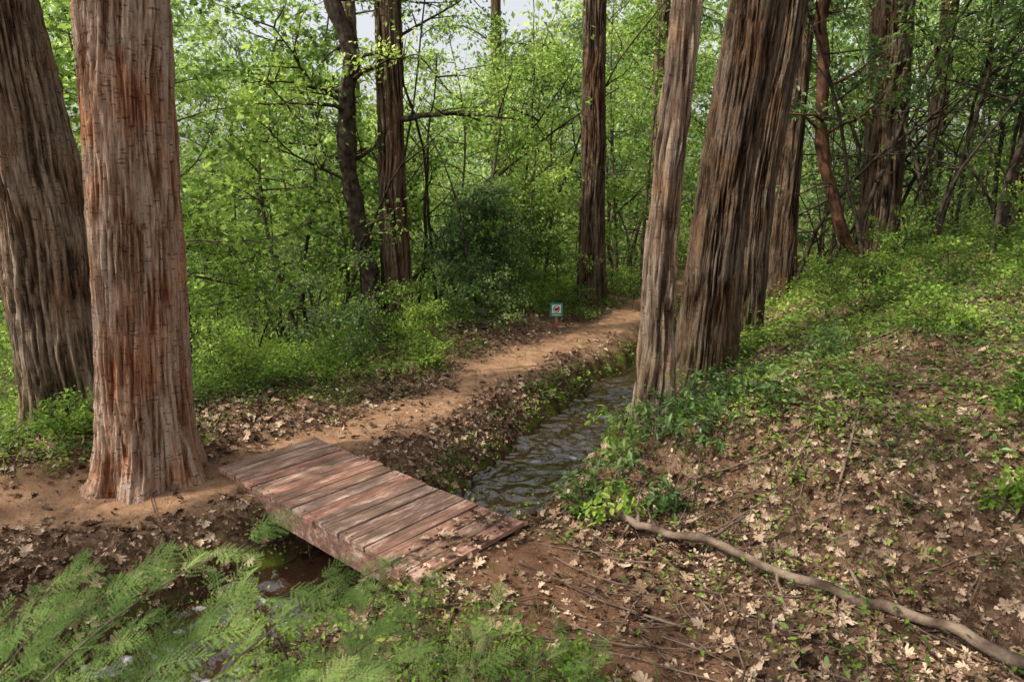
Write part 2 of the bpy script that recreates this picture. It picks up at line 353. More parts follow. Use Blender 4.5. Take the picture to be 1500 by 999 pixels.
def box(name,sx,sy,sz,loc,rot,mat,parent,bev=.006):
    x,y,z=sx/2,sy/2,sz/2
    V=[(-x,-y,-z),(x,-y,-z),(x,y,-z),(-x,y,-z),(-x,-y,z),(x,-y,z),(x,y,z),(-x,y,z)]
    F=[(0,3,2,1),(4,5,6,7),(0,1,5,4),(1,2,6,5),(2,3,7,6),(3,0,4,7)]
    o=mesh_obj(name,V,F,mat,None,False,parent);o.location=loc;o.rotation_euler=rot
    if bev:
        bm=o.modifiers.new('bev','BEVEL');bm.width=bev;bm.segments=2
    return o
br=empty('wooden_footbridge');br.location=(-1.25,5.12,0);br.rotation_euler=(0,math.radians(.6),math.radians(-40.6))
L=2.66;npk=18;pw=L/npk
for i in range(npk):
    x=-L/2+pw*(i+.5)
    box('plank_%d'%(i+1),pw-.011,1.0+R.uniform(-.02,.02),.038,(x,R.uniform(-.01,.01),.045+R.uniform(-.005,.005)),(R.uniform(-.008,.008),R.uniform(-.018,.018),R.uniform(-.01,.01)),M_pl,br,.005)
for i,yy in enumerate((-.455,.455)):
    box('stringer_%d'%(i+1),2.62,.045,.19,(0,yy,-.072),(0,0,0),M_pl,br,.005)
box('stringer_3',2.5,.09,.17,(0,0,-.065),(0,0,0),M_pl,br,.005)
for i,xx in enumerate((-1.2,1.2)):
    box('sill_%d'%(i+1),.16,.86,.12,(xx,0,-.225),(0,0,0),M_pl,br,.008)
A=Acc()
for i in range(npk):
    x=-L/2+pw*(i+.5)
    for yy in (-.455,.455):
        for dx_ in (-.035,.035):
            A.tube([Vector((x+dx_,yy,.064)),Vector((x+dx_,yy,.070))],[.006,.0035],6)
A.obj('nails',M_barkD,br)
# ------------------------------------------------------------------ cedar trunks
def trunk(name,ctrl,mat,nt=180,dz=.03,flare=.4,lobes=5,furd=.035,ff=9.0,sd=0,crown=8,ztop=15,zvis=6.5):
    P=np.array(ctrl,float)
    P[0,2]=min(P[0,2],hz(P[0,0],P[0,1]))-.15
    last=P[-1];prev=P[-2]
    if last[2]<ztop:
        k=(ztop-last[2]);dx=(last[:2]-prev[:2])/(last[2]-prev[2])*.35
        P=np.vstack([P,[last[0]+dx[0]*k,last[1]+dx[1]*k,ztop,last[3]*.45]])
    z0=P[0,2]
    zz=np.concatenate([np.arange(z0,zvis,dz),np.arange(zvis,ztop,.3),[ztop]])
    def ip(c):
        kz=np.linspace(-.6,.6,13);return np.mean([np.interp(zz+q,P[:,2],P[:,c]) for q in kz],0)
    cx,cy,rr=ip(0),ip(1),ip(3)
    th=np.linspace(0,2*math.pi,nt,endpoint=False)
    T,Zm=np.meshgrid(th,zz);h=Zm-z0-.15
    tw=T+.25*np.sin(Zm*.5+sd)+.12*(fbm(Zm*.9,sd*3.3,1,2)-.5)*4
    Rr=rr[:,None]*np.ones_like(T)
    c,s_=np.cos(tw),np.sin(tw)
    fl=flare*np.exp(-np.clip(h,0,9)/.38)*(1+.55*np.cos(lobes*T+sd))*.8
    low=(fbm(c*1.6+sd,s_*1.6,Zm*.35,2)-.5)*.34
    ff_=ff*rr.mean()/.36*1.0
    n1=fbm(c*ff_+sd*5,s_*ff_,Zm*1.1,3)
    fur=np.clip(1-np.abs(n1-.5)*6.0,0,1)**1.3
    brk=sst(.36,.56,fbm(c*3+sd,s_*3,Zm*2.5,2))
    fur=fur*(.35+.65*brk)
    n2=fbm(c*ff_*3+sd,s_*ff_*3,Zm*3.5,3)
    r=Rr*(1+fl+low)-furd*fur-.028*(n2-.5)*2
    Vx=cx[:,None]+r*np.cos(T);Vy=cy[:,None]+r*np.sin(T)
    V=np.stack([Vx,Vy,Zm],2).reshape(-1,3)
    a=(np.arange(len(zz)-1)[:,None]*nt);b=np.arange(nt)[None];b2=(b+1)%nt
    F=np.stack([a+b,a+b2,a+nt+b2,a+nt+b],2).reshape(-1,4)
    e=empty(name)
    mesh_obj('trunk',V,F,mat,{'fur':fur.ravel()},True,e)
    A=Acc();anc=[]
    for i in range(crown):
        z=R.uniform(7.5,ztop-.5);az=R.uniform(0,6.283)
        x=float(np.interp(z,zz,cx));y=float(np.interp(z,zz,cy))
        Ln=R.uniform(1.2,2.6)*(1.15-.5*(z-7)/(ztop-7))
        grow(A,anc,Vector((x,y,z)),Vector((math.cos(az),math.sin(az),.15)),Ln,.04,0,1,5,-.05,.15)
    A.obj('limbs',M_twig,e)
    leaves('crown_foliage',anc,T_NEEDLE,5,.18,(.16,.28),M_con,e,.5)
    return e
def grow(A,anc,p,d,L,r,lev,mx,nch,droop,wan,k=4):
    n=max(4,min(12,int(L/.22)));d=d.normalized();pts=[p.copy()];ds=[d.copy()];st=L/n
    for i in range(n):
        d=d+Vector((R.gauss(0,wan),R.gauss(0,wan),R.gauss(0,wan*.6)+droop));d.normalize()
        p=p+d*st;pts.append(p.copy());ds.append(d.copy())
    A.tube(pts,[max(r*(1-.75*i/n),.0025) for i in range(n+1)],k if lev==0 else 3)
    if lev>=mx:
        for i in range(1,n+1): anc.append((pts[i],ds[i]))
    else:
        for c in range(nch):
            i=R.randint(max(1,int(n*.25)),n);q=Vector((R.gauss(0,1),R.gauss(0,1),R.gauss(0,.35)))
            grow(A,anc,pts[i],ds[i]*.8+q.normalized()*.9,L*R.uniform(.28,.55),r*.45,lev+1,mx,max(3,nch-2),droop,wan)
        anc.append((pts[-1],ds[-1]))
def leaves(name,anc,tpl,m,sig,sz,mat,parent=None,tilt=.45,up=1.0):
    if not anc:return
    P=np.array([tuple(a[0]) for a in anc]);D=np.array([tuple(a[1]) for a in anc])
    P=np.repeat(P,m,0);D=np.repeat(D,m,0);N=len(P)
    P=P+rng.normal(0,1,(N,3))*np.array([sig,sig,sig*.55])
    d=D*.6+rng.normal(0,.7,(N,3));d[:,2]-=.25
    nr=rng.normal(0,tilt,(N,3));nr[:,2]+=up
    return scatter(name,tpl[0],tpl[1],P,d,nr,rng.uniform(sz[0],sz[1],N),mat,parent)
G=hz
trunk('incense_cedar_tree',[(-3.18,5.56,0,.36),(-3.02,5.56,2.3,.355),(-2.93,5.56,3.84,.335),(-2.85,5.6,7,.31)],M_barkA,260,.025,.38,6,.026,11,1,4)
trunk('incense_cedar_tree',[(-4.68,7,0,.44),(-4.76,7,2.3,.43),(-4.98,7,4.2,.40),(-5.2,7,7,.36)],M_barkG,230,.03,.3,5,.035,10,2,3)
trunk('incense_cedar_tree',[(1.42,6.6,0,.19),(1.42,6.6,1.67,.155),(1.49,6.6,2.94,.145),(1.57,6.6,4.1,.14),(1.75,6.6,7,.13)],M_barkG,150,.03,.45,4,.024,6,3,5)
trunk('incense_cedar_tree',[(2.33,8.15,0,.35),(2.46,8.15,2.3,.32),(2.73,8.15,4.5,.32),(3.05,8.15,7.5,.30)],M_barkD,230,.03,.3,7,.05,9,4,5)
trunk('incense_cedar_tree',[(3.75,10.9,0,.29),(3.82,10.9,2.4,.26),(4.12,10.9,5.2,.26),(4.4,10.9,8,.24)],M_barkD,170,.04,.3,6,.04,8,5,5,zvis=7)
trunk('incense_cedar_tree',[(-1.9,11.3,0,.25),(-1.92,11.2,2.5,.225),(-1.88,11.2,5.2,.2),(-1.8,11.2,8,.18)],M_barkD,130,.04,.35,5,.028,7,6,5,zvis=7)
trunk('incense_cedar_tree',[(1.74,15,0,.31),(1.72,15,3,.27),(1.68,15,6.3,.24),(1.66,15,9,.22)],M_barkD,150,.05,.3,5,.035,8,7,6,zvis=8)
trunk('incense_cedar_tree',[(5.75,14.6,0,.26),(5.75,14.6,3,.24),(5.8,14.6,6,.22)],M_barkD,110,.06,.3,5,.03,8,8,6,zvis=8)
trunk('incense_cedar_tree',[(8.25,15.4,0,.45),(8.1,15.4,3,.42),(7.95,15.4,6.3,.40)],M_barkD,150,.05,.3,6,.045,8,9,zvis=8)
trunk('incense_cedar_tree',[(10.3,14.1,0,.21),(10.35,14.1,3,.19),(10.45,14.1,6.3,.18)],M_barkD,90,.06,.3,5,.03,8,10,6,zvis=8)
trunk('incense_cedar_tree',[(10.8,18,0,.24),(10.75,18,3,.2),(10.7,18,7,.18)],M_barkD,80,.08,.3,5,.03,8,11,6,zvis=9)
trunk('incense_cedar_tree',[(-.55,27,-2,.27),(-.55,27,3,.25),(-.6,27,9,.2)],M_barkD,80,.09,.3,5,.03,8,12,zvis=10)
trunk('incense_cedar_tree',[(-5.3,24,-2,.3),(-5.35,24,3,.27),(-5.3,24,9,.2)],M_barkD,70,.1,.3,5,.03,8,13,zvis=10)
trunk('incense_cedar_tree',[(4.6,22,0,.24),(4.5,22,3,.22),(4.5,22,9,.18)],M_barkD,70,.1,.3,5,.03,8,14,zvis=10)
def limbtree(name,pts,mat,nbr,leafm,zmin=2.0,spread=2.0,k=40,extra=()):
    e=empty(name);A=Acc();anc=[]
    P=smoothline([p[:3] for p in pts],16);rr=np.interp(np.linspace(0,1,len(P)),np.linspace(0,1,len(pts)),[p[3] for p in pts])
    P=P+np.stack([(fbm(P[:,2]*1.5,i*9.0,2,3)-.5)*.16 for i in range(3)],1)*np.array([1,1,0])
    rr=rr*(1+.5*(fbm(P[:,2]*3,4,4,3)-.5))
    th=np.linspace(0,6.2832,k,endpoint=False);T,Zz=np.meshgrid(th,P[:,2])
    bump=1+.30*(fbm(np.cos(T)*3,np.sin(T)*3,Zz*3,3)-.5)+.2*(fbm(np.cos(T)*7,np.sin(T)*7,Zz*7,2)-.5)
    r=rr[:,None]*bump
    V=np.stack([P[:,0][:,None]+r*np.cos(T),P[:,1][:,None]+r*np.sin(T),Zz],2).reshape(-1,3)
    a=(np.arange(len(P)-1)[:,None]*k);b=np.arange(k)[None];b2=(b+1)%k
    mesh_obj('trunk',V,np.stack([a+b,a+b2,a+k+b2,a+k+b],2).reshape(-1,4),mat,None,True,e)
    for b in range(nbr):
        i=R.randint(0,len(P)-1)
        if P[i][2]<zmin: continue
        az=R.uniform(0,6.283)
        grow(A,anc,Vector(P[i]),Vector((math.cos(az),math.sin(az),R.uniform(.0,.7))),R.uniform(.5,1)*spread,rr[i]*.3,0,1,7,-.02,.2)
    for (q,d,L_,r_) in extra:
        grow(A,anc,Vector(q),Vector(d),L_,r_,0,1,6,.0,.16,6)
    A.obj('branches',mat,e)
    leaves('foliage',anc,*leafm,e)
    return e
limbtree('added_shade_oak',[(-2.1,11,-.2,.19),(-2.31,11,1.18,.15),(-2.55,11,2.47,.14),(-2.52,11,3.8,.135),(-2.42,11,4.4,.135),(-2.64,11,5.25,.13),(-3.1,11,7.2,.1),(-3.3,10.8,9.5,.06)],M_oak,16,(T_DIA,7,.13,(.05,.10),M_leaf),1.2,1.8,40,
  [((-1.85,11.1,3.55),(1,-.1,.12),1.9,.05),((-2.5,11,2.6),(-.9,-.1,.5),1.5,.03),((-1.9,11.2,4.7),(1,.1,.4),1.5,.03)])
limbtree('madrone_tree',[(6.75,13,.75,.15),(6.6,13,1.2,.13),(6.25,13,1.66,.12),(5.93,13,2.36,.115),(5.68,13,3.46,.11),(5.6,13,4.64,.105),(5.55,13,5.77,.1),(5.9,12.8,8,.06)],M_madr,26,(T_LENS,6,.12,(.09,.14),M_leafd),3.2,2.4)
# ------------------------------------------------------------------ understory trees
def sapling(x,y,h,spread,nbr,leafm,lean=(0,0),zlo=.15,name='deciduous_tree',r=None,nch=7,up=.35,mat=None):
    e=empty(name);A=Acc();anc=[];g=G(x,y)-.05;n=12
    pts=[];r0=r or .0065*h+.008
    ph=R.uniform(0,6);am=R.uniform(.1,.5)*min(1,h/5)
    for i in range(n+1):
        t=i/n;pts.append(Vector((x+lean[0]*t*t*h+am*math.sin(4*t+ph)-am*math.sin(ph),y+lean[1]*t*t*h+am*.7*math.cos(3.3*t+ph)-am*.7*math.cos(ph),g+h*t)))
    A.tube(pts,[max(r0*(1-.8*i/n),.006) for i in range(n+1)],7)
    for b in range(nbr):
        t=zlo+(1-zlo)*(b+R.random())/nbr;i=min(n-1,int(t*n));f=t*n-i
        p=pts[i].lerp(pts[i+1],f);az=b*2.4+R.uniform(-.6,.6)
        L=spread*R.uniform(.55,1.1)*(1-.45*t)
        grow(A,anc,p,Vector((math.cos(az),math.sin(az),R.uniform(up-.3,up+.3))),L,r0*.4*(1-.6*t)+.003,0,1,nch,-.015,.16)
    A.obj('trunk_and_branches',mat or M_twig,e)
    leaves('foliage',anc,*leafm,e);return e
LM=(T_LOB,4,.15,(.08,.15),M_leaf)
LD=(T_DIA,8,.15,(.065,.12),M_leaf)
LC=(T_NEEDLE,9,.14,(.10,.18),M_con)
LDD=(T_LENS,5,.14,(.09,.14),M_leafd)
# unseen oaks added beside / behind the viewer to break up the sunlight
LO=(T_DIA,9,.17,(.12,.2),M_leaf)
for (x,y,h,sp,nb) in [(-9.5,2.0,12.5,5.0,16),(-4.4,-.6,13,5.0,12),(1.5,-4.0,13,5.0,8)]:
    sapling(x,y,h,sp,nb,LO,(0,0),.52,'added_shade_oak',.24,6,.3,M_oak)
for (x,y,h,sp,nb,lm,ln) in [
 (-5.2,10.5,6.5,2.2,22,LM,(.05,0)),(-3.9,12.5,6.5,2.4,24,LM,(.03,0)),(-6.8,9.6,6,2.2,20,LM,(0,0)),(-7.5,12,7,2.4,20,LD,(0,0)),(-3.6,14.2,6,2.4,20,LM,(0,0)),
 (-4.6,15.5,6.0,2.6,22,LD,(.03,0)),(-2.9,17,5.6,2.4,18,LD,(-.02,0)),(-.6,15.5,6.0,2.2,20,LD,(0,0)),(-.2,19,6.6,2.4,18,LD,(0,0)),(-1.6,14.3,5.6,2.0,16,LD,(0,0)),
 (-7,18,8,3,22,LC,(0,0)),(-10,15,8,3,22,LD,(0,0)),(.7,22,7.5,2.6,20,LD,(0,0)),(-9.5,22,9,3,20,LD,(0,0)),(-3.4,22,6.6,2.8,20,LD,(0,0)),
 (2.9,19,8,2.6,22,LD,(0,0)),(3.3,23.5,9,2.8,22,LC,(0,0)),(.6,17,6,2.2,20,LD,(0,0)),(3.2,16.8,6.5,1.9,18,LD,(0,0)),
 (5.6,24.5,9,3,22,LD,(0,0)),(6.6,27,10,3,22,LD,(0,0)),(-13,20,10,3,20,LD,(0,0)),(2,28,10,3,20,LD,(0,0)),
 (-5.9,12.8,3.2,1.6,14,LD,(0,0)),(-1.0,12.6,2.6,1.2,12,LC,(0,0)),(-.1,14,3.0,1.4,12,LD,(0,0)),(-3.0,13.5,3.2,1.5,14,LD,(0,0))]:
    sapling(x,y,h,sp,nb,lm,ln)
for (x,y,h,sp,nb,lm,ln,zl) in [
 (7.2,11.8,6,2.6,24,LDD,(0,0),.45),(8.8,12.5,7,2.6,22,LDD,(0,0),.35),(11.3,13,7,2.8,24,LDD,(0,0),.25),(9.2,10.6,6,2.2,22,LDD,(-.03,0),.45),
 (6.9,16.5,8,2.8,24,LDD,(0,0),.2),(9.8,17.5,8,3,22,LD,(0,0),.1),(12.7,17,8,3,22,LC,(0,0),.1),(10.5,21,9,3,22,LC,(0,0),.1),
 (13.8,21,9,3,22,LD,(0,0),.1),(16,18,9,3,22,LD,(0,0),.1),(8.6,27.5,10,3,22,LD,(0,0),.1),(12,27,10,3,22,LD,(0,0),.05),(17,25,10,3.5,22,LC,(0,0),.05),
 (14,15,4,2,16,LD,(0,0),.1),(8.4,18.5,4,1.8,14,LC,(0,0),.1),(4.9,17.5,6,2.2,18,LD,(0,0),.15)]:
    sapling(x,y,h,sp,nb,lm,ln,zl,mat=M_oak)
for (x,y,h,sp,nb,m_) in [(-5.4,8.8,1.3,.9,10,M_leaf),(-3.7,8.8,1.1,.9,10,M_leaf),(-2.9,9.6,1.5,.9,10,M_con),(-1.4,10.3,.7,.6,8,M_leaf),(-1.0,12.2,1.6,1.1,12,M_con),
   (-.3,13.2,1.5,1.1,12,M_con),(.9,14.4,1.2,1,10,M_leaf),(-4.4,10.3,2.0,1.2,12,M_leaf),(.2,16,2.2,1.3,12,M_con),(2.6,17,1.6,1.2,10,M_leaf),(-6.3,8.0,1.2,.9,9,M_leaf),(-5.6,5.4,.45,.5,7,M_leaf),(-5.1,5.9,.6,.6,8,M_cov),
   (-4.1,5.9,.35,.4,7,M_cov),(-2.3,9.2,.8,.7,9,M_leafd),(-3.2,8.0,.5,.6,8,M_cov),(-2.4,8.2,.4,.5,7,M_cov),(-.6,11.2,.9,.8,9,M_leafd),(.3,12.9,.8,.8,9,M_leaf),(1.2,13.4,.5,.6,7,M_leaf),(-1.9,10.2,1.0,.8,9,M_cov),
   (-1.2,9.2,.35,.4,7,M_cov),(2.6,14.6,.7,.7,8,M_leaf),
   (4.4,8.6,.6,.7,8,M_cov),(5.6,8.8,.7,.8,8,M_cov),(6.8,9.2,.9,.8,8,M_cov),(8.2,11,1.2,1,9,M_cov),(9.9,12,1.4,1,9,M_cov),(7.6,13.6,1,1,9,M_cov),(9.3,9.6,1.2,1,9,M_cov),(6.2,11,.8,.9,9,M_cov),(5.0,10.5,.7,.8,8,M_cov),
   (7.4,8.0,.9,.9,8,M_cov),(5.3,6.6,.5,.6,5,M_cov),(4.1,4.6,.4,.45,5,M_cov),(3.1,6.4,.3,.4,5,M_leafd),(3.9,6.2,.3,.45,5,M_cov),(3.5,4.3,.35,.4,5,M_cov),(3.0,3.75,.25,.3,4,M_cov)]:
    sapling(x,y,h,sp,nb,(T_DIA,7,.07,(.035,.065),m_),(0,0),.0,'shrub',.010,5,.5)
for (x,y,h,sp,m_) in [(.56,4.92,.26,.3,M_leafd),(.72,4.75,.26,.3,M_cov),(.86,5.15,.34,.34,M_leafd),(1.15,5.3,.38,.4,M_leafd),(1.5,5.1,.35,.36,M_leafd),(1.75,5.9,.4,.4,M_leafd),(.98,5.75,.34,.35,M_cov),(1.9,5.2,.3,.36,M_leafd),(1.2,4.75,.22,.28,M_leafd),(1.35,5.75,.35,.36,M_leafd)]:
    sapling(x,y,h,sp,7,(T_LENS,2,.035,(.045,.095),m_),(0,0),.0,'broadleaf_shrub',.006,3,.6)
# ------------------------------------------------------------------ distant forest and thicket masses
def cluster_mass(name,x,y,z,m,sg,sz,mat,tpl=T_DIA):
    C=np.repeat(np.stack([x,y,z],1),m,0);n=len(C)
    C=C+rng.normal(0,1,(n,3))*np.array(sg)
    d=rng.normal(0,1,(n,3));nr=rng.normal(0,.6,(n,3));nr[:,2]+=.8
    scatter(name,*tpl,C,d,nr,rng.uniform(sz[0],sz[1],n),mat)
def far_mass():
    N=2300;x=rng.uniform(-48,52,N);y=rng.uniform(26,62,N)
    g=height(x,y);dist=np.hypot(x,y)
    gap=np.exp(-((x/y+.20)/.26)**2)
    top=2.4+dist*(.31-.225*gap+.14*(vn(x*.25,y*.25,3)-.5))
    z=g+(top-g)*rng.random(N)**.9
    cluster_mass('background_foliage',x,y,z,75,(.8,.8,.45),(.22,.44),M_far)
    N=1900;x=rng.uniform(-14,18,N);y=rng.uniform(12.5,27,N);mk=masks(x,y)
    k=(np.abs(mk[0])>1.2)&(mk[2]<.05)&((mk[0]<0)|(mk[1]>3))&((mk[0]<-3.2)|(mk[0]>0))&(np.abs(x-1.74-(y-15)*.12)>.5)
    x,y=x[k],y[k];g=height(x,y)
    z=g+(.2+2.4*rng.random(len(x))**1.5)*sst(.3,.65,vn(x*.6,y*.6,5)*1.3)
    kind=vn(x*.6,y*.6,11)
    for nm,sel,mt,tp in (('understory_thicket',kind<.38,M_leafd,T_DIA),('understory_thicket',(kind>=.38)&(kind<.50),M_con,T_NEEDLE),('understory_thicket',kind>=.50,M_leaf,T_DIA)):
        cluster_mass(nm,x[sel],y[sel],z[sel],58,(.3,.3,.22),(.05,.13),mt,tp)
    A=Acc()
    for i in range(230):
        x=R.uniform(-13,16);y=R.uniform(11.5,25);q=masks(np.array([x]),np.array([y]))
        if abs(q[0][0])<1.6 or q[2][0]>.05 or (-3<q[0][0]<0): continue
        g=hz(x,y)-.1;p=Vector((x,y,g));L=R.uniform(2.5,9);az=R.uniform(0,6.28);ln=R.uniform(0,.3)
        d=Vector((math.cos(az)*ln,math.sin(az)*ln,1)).normalized();n=14;pts=[p]
        bend=Vector((math.cos(az),math.sin(az),-.1))*R.uniform(0,.07)
        for k in range(n):
            d=(d+bend+Vector((R.gauss(0,.08),R.gauss(0,.08),0))).normalized();p=p+d*L/n;pts.append(p)
        r=R.uniform(.012,.06)
        A.tube(pts,[r*(1-.75*k/n) for k in range(n+1)],5)
        for b in range(R.randint(2,7)):
            j=R.randint(3,n-1);grow(A,[],pts[j],Vector((R.gauss(0,1),R.gauss(0,1),R.uniform(-.1,.8))),R.uniform(.5,1.6),r*.4,0,1,3,.0,.2)
    A.obj('thicket_stems',M_oak)
far_mass()
# ------------------------------------------------------------------ ground level scatter
def gnormal(x,y):
    e=.04;a=height(x+e,y)-height(x-e,y);b=height(x,y+e)-height(x,y-e)
    n=np.stack([-a/(2*e),-b/(2*e),np.ones_like(a)],1);return n/np.linalg.norm(n,axis=1,keepdims=True)
def litter(N,x0,x1,y0,y1,sz,tpl,name,til=.32,mat=None,pw=1.3):
    x=rng.uniform(x0,x1,N);y=rng.uniform(y0,y1,N);mk=masks(x,y);dl,s,tr,tr2=mk
    d=sst(.30,.62,fbm(x*.9,y*.9,6.1,3))*.85+.15
    d=d*(1-.88*tr)*(1-.6*tr2)
    d*=np.where(np.abs(dl)<.55,.12,1.0)
    d*=np.where(-dl>4.5,.5,1)
    d=np.where((np.abs(dl)>.55)&(np.abs(dl)<1.1),np.maximum(d,.6),d)
    k=rng.random(N)<d;x,y=x[k],y[k]
    n=len(x);z=height(x,y)+rng.uniform(.003,.025,n)
    u=(x+1.25)*math.cos(math.radians(40.6))-(y-5.12)*math.sin(math.radians(40.6));v=(x+1.25)*math.sin(math.radians(40.6))+(y-5.12)*math.cos(math.radians(40.6))
    on=(np.abs(u)<1.33)&(np.abs(v)<.5)
    keep=~on|(rng.random(n)<np.where(u>1.0,.45,.01));z=np.where(on,np.maximum(z,.078),z)
    nr=gnormal(x,y);nr[on]=(0,0,1);nr=nr+rng.normal(0,1,(n,3))*np.where(on,.06,til)[:,None]
    a=rng.uniform(0,6.283,n);dd=np.stack([np.cos(a),np.sin(a),rng.normal(0,.1,n)],1);dd-=nr*(dd*nr).sum(1,keepdims=True)/(nr*nr).sum(1,keepdims=True)
    P=np.stack([x,y,z],1)
    rn=rng.random(n)**pw
    scatter(name,*tpl,P[keep],dd[keep],nr[keep],rng.uniform(sz[0],sz[1],keep.sum()),mat or M_lit,None,rn[keep])
litter(15000,-6.5,7.5,1.8,9,(.05,.115),t_lobed(.06,3,1.15),'fallen_oak_leaves',.35)
litter(15000,-6.5,7.5,1.8,9,(.04,.095),t_lobed(.10,9,.75),'fallen_oak_leaves',.45)
litter(28000,-7,10,1.8,12,(.035,.085),t_lobed(.14,5,.9),'fallen_oak_leaves',.6)
litter(14000,-8,16,9,24,(.06,.12),T_DIA,'fallen_oak_leaves')
litter(60000,-5.5,6.5,1.8,9,(.015,.045),([(0,0,0),(-.35,.4,.1),(-.1,1,-.02),(.3,.7,.12)],[(0,1,2),(0,2,3)]),'leaf_litter_crumbs',.4)
litter(50000,-5.5,6.5,1.8,9,(.04,.12),([(-.012,0,0),(.012,0,0),(0,.5,.04),(0,1,0)],[(0,1,2),(0,2,3),(1,3,2)]),'conifer_needle_litter',.15,M_needle)
def cover(name,N,bx,by,m,hr,lsz,tpl,dens,stems=True,mat=None,off=5,bank=.28,base=.10):
    x=rng.uniform(*bx,N);y=rng.uniform(*by,N);mk=masks(x,y);dl,s,tr,tr2=mk
    nz=sst(.40,.58,fbm(x*1.3+off,y*1.3,2.5,3))
    d=np.where(dl>0,nz*sst(.15,.8,s)*.85+.5*sst(2.5,6,s)+base,nz*.55*sst(1.9,2.6,-dl)+.9*sst(2.9,3.9,-dl))*dens
    d=np.where((np.abs(dl)>.5)&(np.abs(dl)<.8),np.maximum(d,bank),d)
    d*=(1-tr)*(1-tr2)
    k=rng.random(N)<d;x,y=x[k],y[k];z=height(x,y);n=len(x)
    hgt=rng.uniform(*hr,n)
    P=np.repeat(np.stack([x,y,z],1),m,0);H=np.repeat(hgt,m);q=len(P)
    t=rng.random(q);P[:,2]+=H*t+.01;P[:,:2]+=rng.normal(0,1,(q,2))*(H*.6)[:,None]
    nr=rng.normal(0,.4,(q,3));nr[:,2]+=1;dd=rng.normal(0,1,(q,3));dd[:,2]*=.3
    rn=np.clip(np.repeat(rng.random(n),m)*.6+rng.random(q)*.4,0,1)
    scatter(name,*tpl,P,dd,nr,rng.uniform(*lsz,q),mat or M_cov,None,rn)
    if stems:
        A=Acc()
        for i in range(0,n):
            if y[i]>8: continue
            p=Vector((x[i],y[i],z[i]-.01))
            d=Vector((R.gauss(0,.5),R.gauss(0,.5),1)).normalized()
            A.tube([p,p+d*hgt[i]*.6,p+d*hgt[i]+Vector((R.gauss(0,.03),R.gauss(0,.03),0))],[.003,.002,.0015],3)
        A.obj('ground_cover_stems',M_cov)
cover('ground_cover_plants',14000,(-7,10),(2.4,10),12,(.05,.17),(.02,.05),T_LENS,.95,base=.14)
cover('ground_cover_plants',5000,(-7,10),(2.4,10),11,(.08,.22),(.03,.065),T_LENS,.8,True,M_leafd,9,.1,.12)
cover('ground_cover_plants',9000,(-9,15),(8,20),18,(.08,.35),(.04,.09),T_DIA,1.0,False)
cover('tall_herbs',1900,(-7,9),(3,10),24,(.16,.34),(.02,.05),T_DIA,.8,False,None,2,.05)
def moss():
    N=30000;x=rng.uniform(-3.5,4,N);y=rng.uniform(2.5,12.5,N);dl=masks(x,y)[0]
    k=(np.abs(dl)>.46)&(np.abs(dl)<.76)&(fbm(x*2.2,y*2.2,8,3)>.47);x,y=x[k],y[k];n=len(x)
    nr=rng.normal(0,.6,(n,3));nr[:,2]+=.6;d=rng.normal(0,1,(n,3));d[:,2]=np.abs(d[:,2])*.6
    scatter('bank_moss',*T_DIA,np.stack([x,y,height(x,y)+rng.uniform(0,.03,n)],1),d,nr,rng.uniform(.015,.04,n),M_cov)
moss()
def twigs():
    A=Acc()
    for i in range(3000):
        if R.random()<.75: x=R.uniform(.5,7);y=R.uniform(2.2,10)
        else: x=R.uniform(-6,3);y=R.uniform(2.5,12)
        q=masks(np.array([x]),np.array([y]))
        if abs(q[0][0])<.5 or (q[2][0]>.5 and R.random()<.85): continue
        L=R.uniform(.1,.35) if R.random()<.8 else R.uniform(.4,1.2)
        a=R.uniform(0,6.283);n=5;xs=[];ys=[]
        for k in range(n+1):
            xs.append(x);ys.append(y);a+=R.gauss(0,.25);x+=math.cos(a)*L/n;y+=math.sin(a)*L/n
        zs=height(np.array(xs),np.array(ys))+.018
        zs=np.linspace(zs[0],zs[-1],n+1)*.5+zs*.5+.008
        r=R.uniform(.002,.0035)*(1+L*1.6)
        A.tube([Vector((xs[k],ys[k],zs[k])) for k in range(n+1)],[r*(1-.5*k/n) for k in range(n+1)],4)
    A.obj('fallen_twigs',M_branch)
twigs()
def fallen():
    e=empty('fallen_branch');A=Acc()
    c=smoothline([(.78,4.68),(1.05,4.30),(1.42,4.12),(1.85,3.62),(2.2,3.36),(2.57,3.01),(2.95,2.7)],7)
    z=height(c[:,0],c[:,1]);z=np.linspace(max(z[0],0)+.15,z[-1]+.07,len(z))*.6+z*.4+.05
    z+= (fbm(np.arange(len(z))*.35,1,1,3)-.5)*.10
    rr=np.linspace(.024,.038,len(z))*(1+.5*(fbm(np.arange(len(z))*.8,3,1,2)-.5))
    c2=c+np.stack([(fbm(np.arange(len(z))*.3,5+q,1,2)-.5)*.14 for q in (0,4)],1)
    pts=[Vector((c2[i][0],c2[i][1],z[i])) for i in range(len(z))]
    A.tube(pts,list(rr),10)
    for i,d,l in [(3,(-.2,-.3,-.5),.2),(4,(.1,.4,.5),.28),(6,(-.5,-.1,.9),.16),(12,(.6,.35,.25),.45),(18,(-.3,-.5,-.2),.2),(24,(.2,.6,.4),.35)]:
        grow(A,[],pts[i],Vector(d),l,.016,0,0,0,0,.15,5)
    A.obj('branch_wood',M_branch,e)
    for q in [[(2.2,4.3),(2.6,4.9),(2.85,5.6)],[(1.35,4.9),(2.0,4.75),(2.7,4.9)],[(3.2,5.2),(3.9,5.4),(4.9,5.2)]]:
        e2=empty('dead_stick');B=Acc();cc=smoothline(q,6);zz=height(cc[:,0],cc[:,1])+.05
        B.tube([Vector((cc[i][0],cc[i][1],zz[i])) for i in range(len(cc))],[.010-.0004*i for i in range(len(cc))],6);B.obj('stick_wood',M_branch,e2)
fallen()
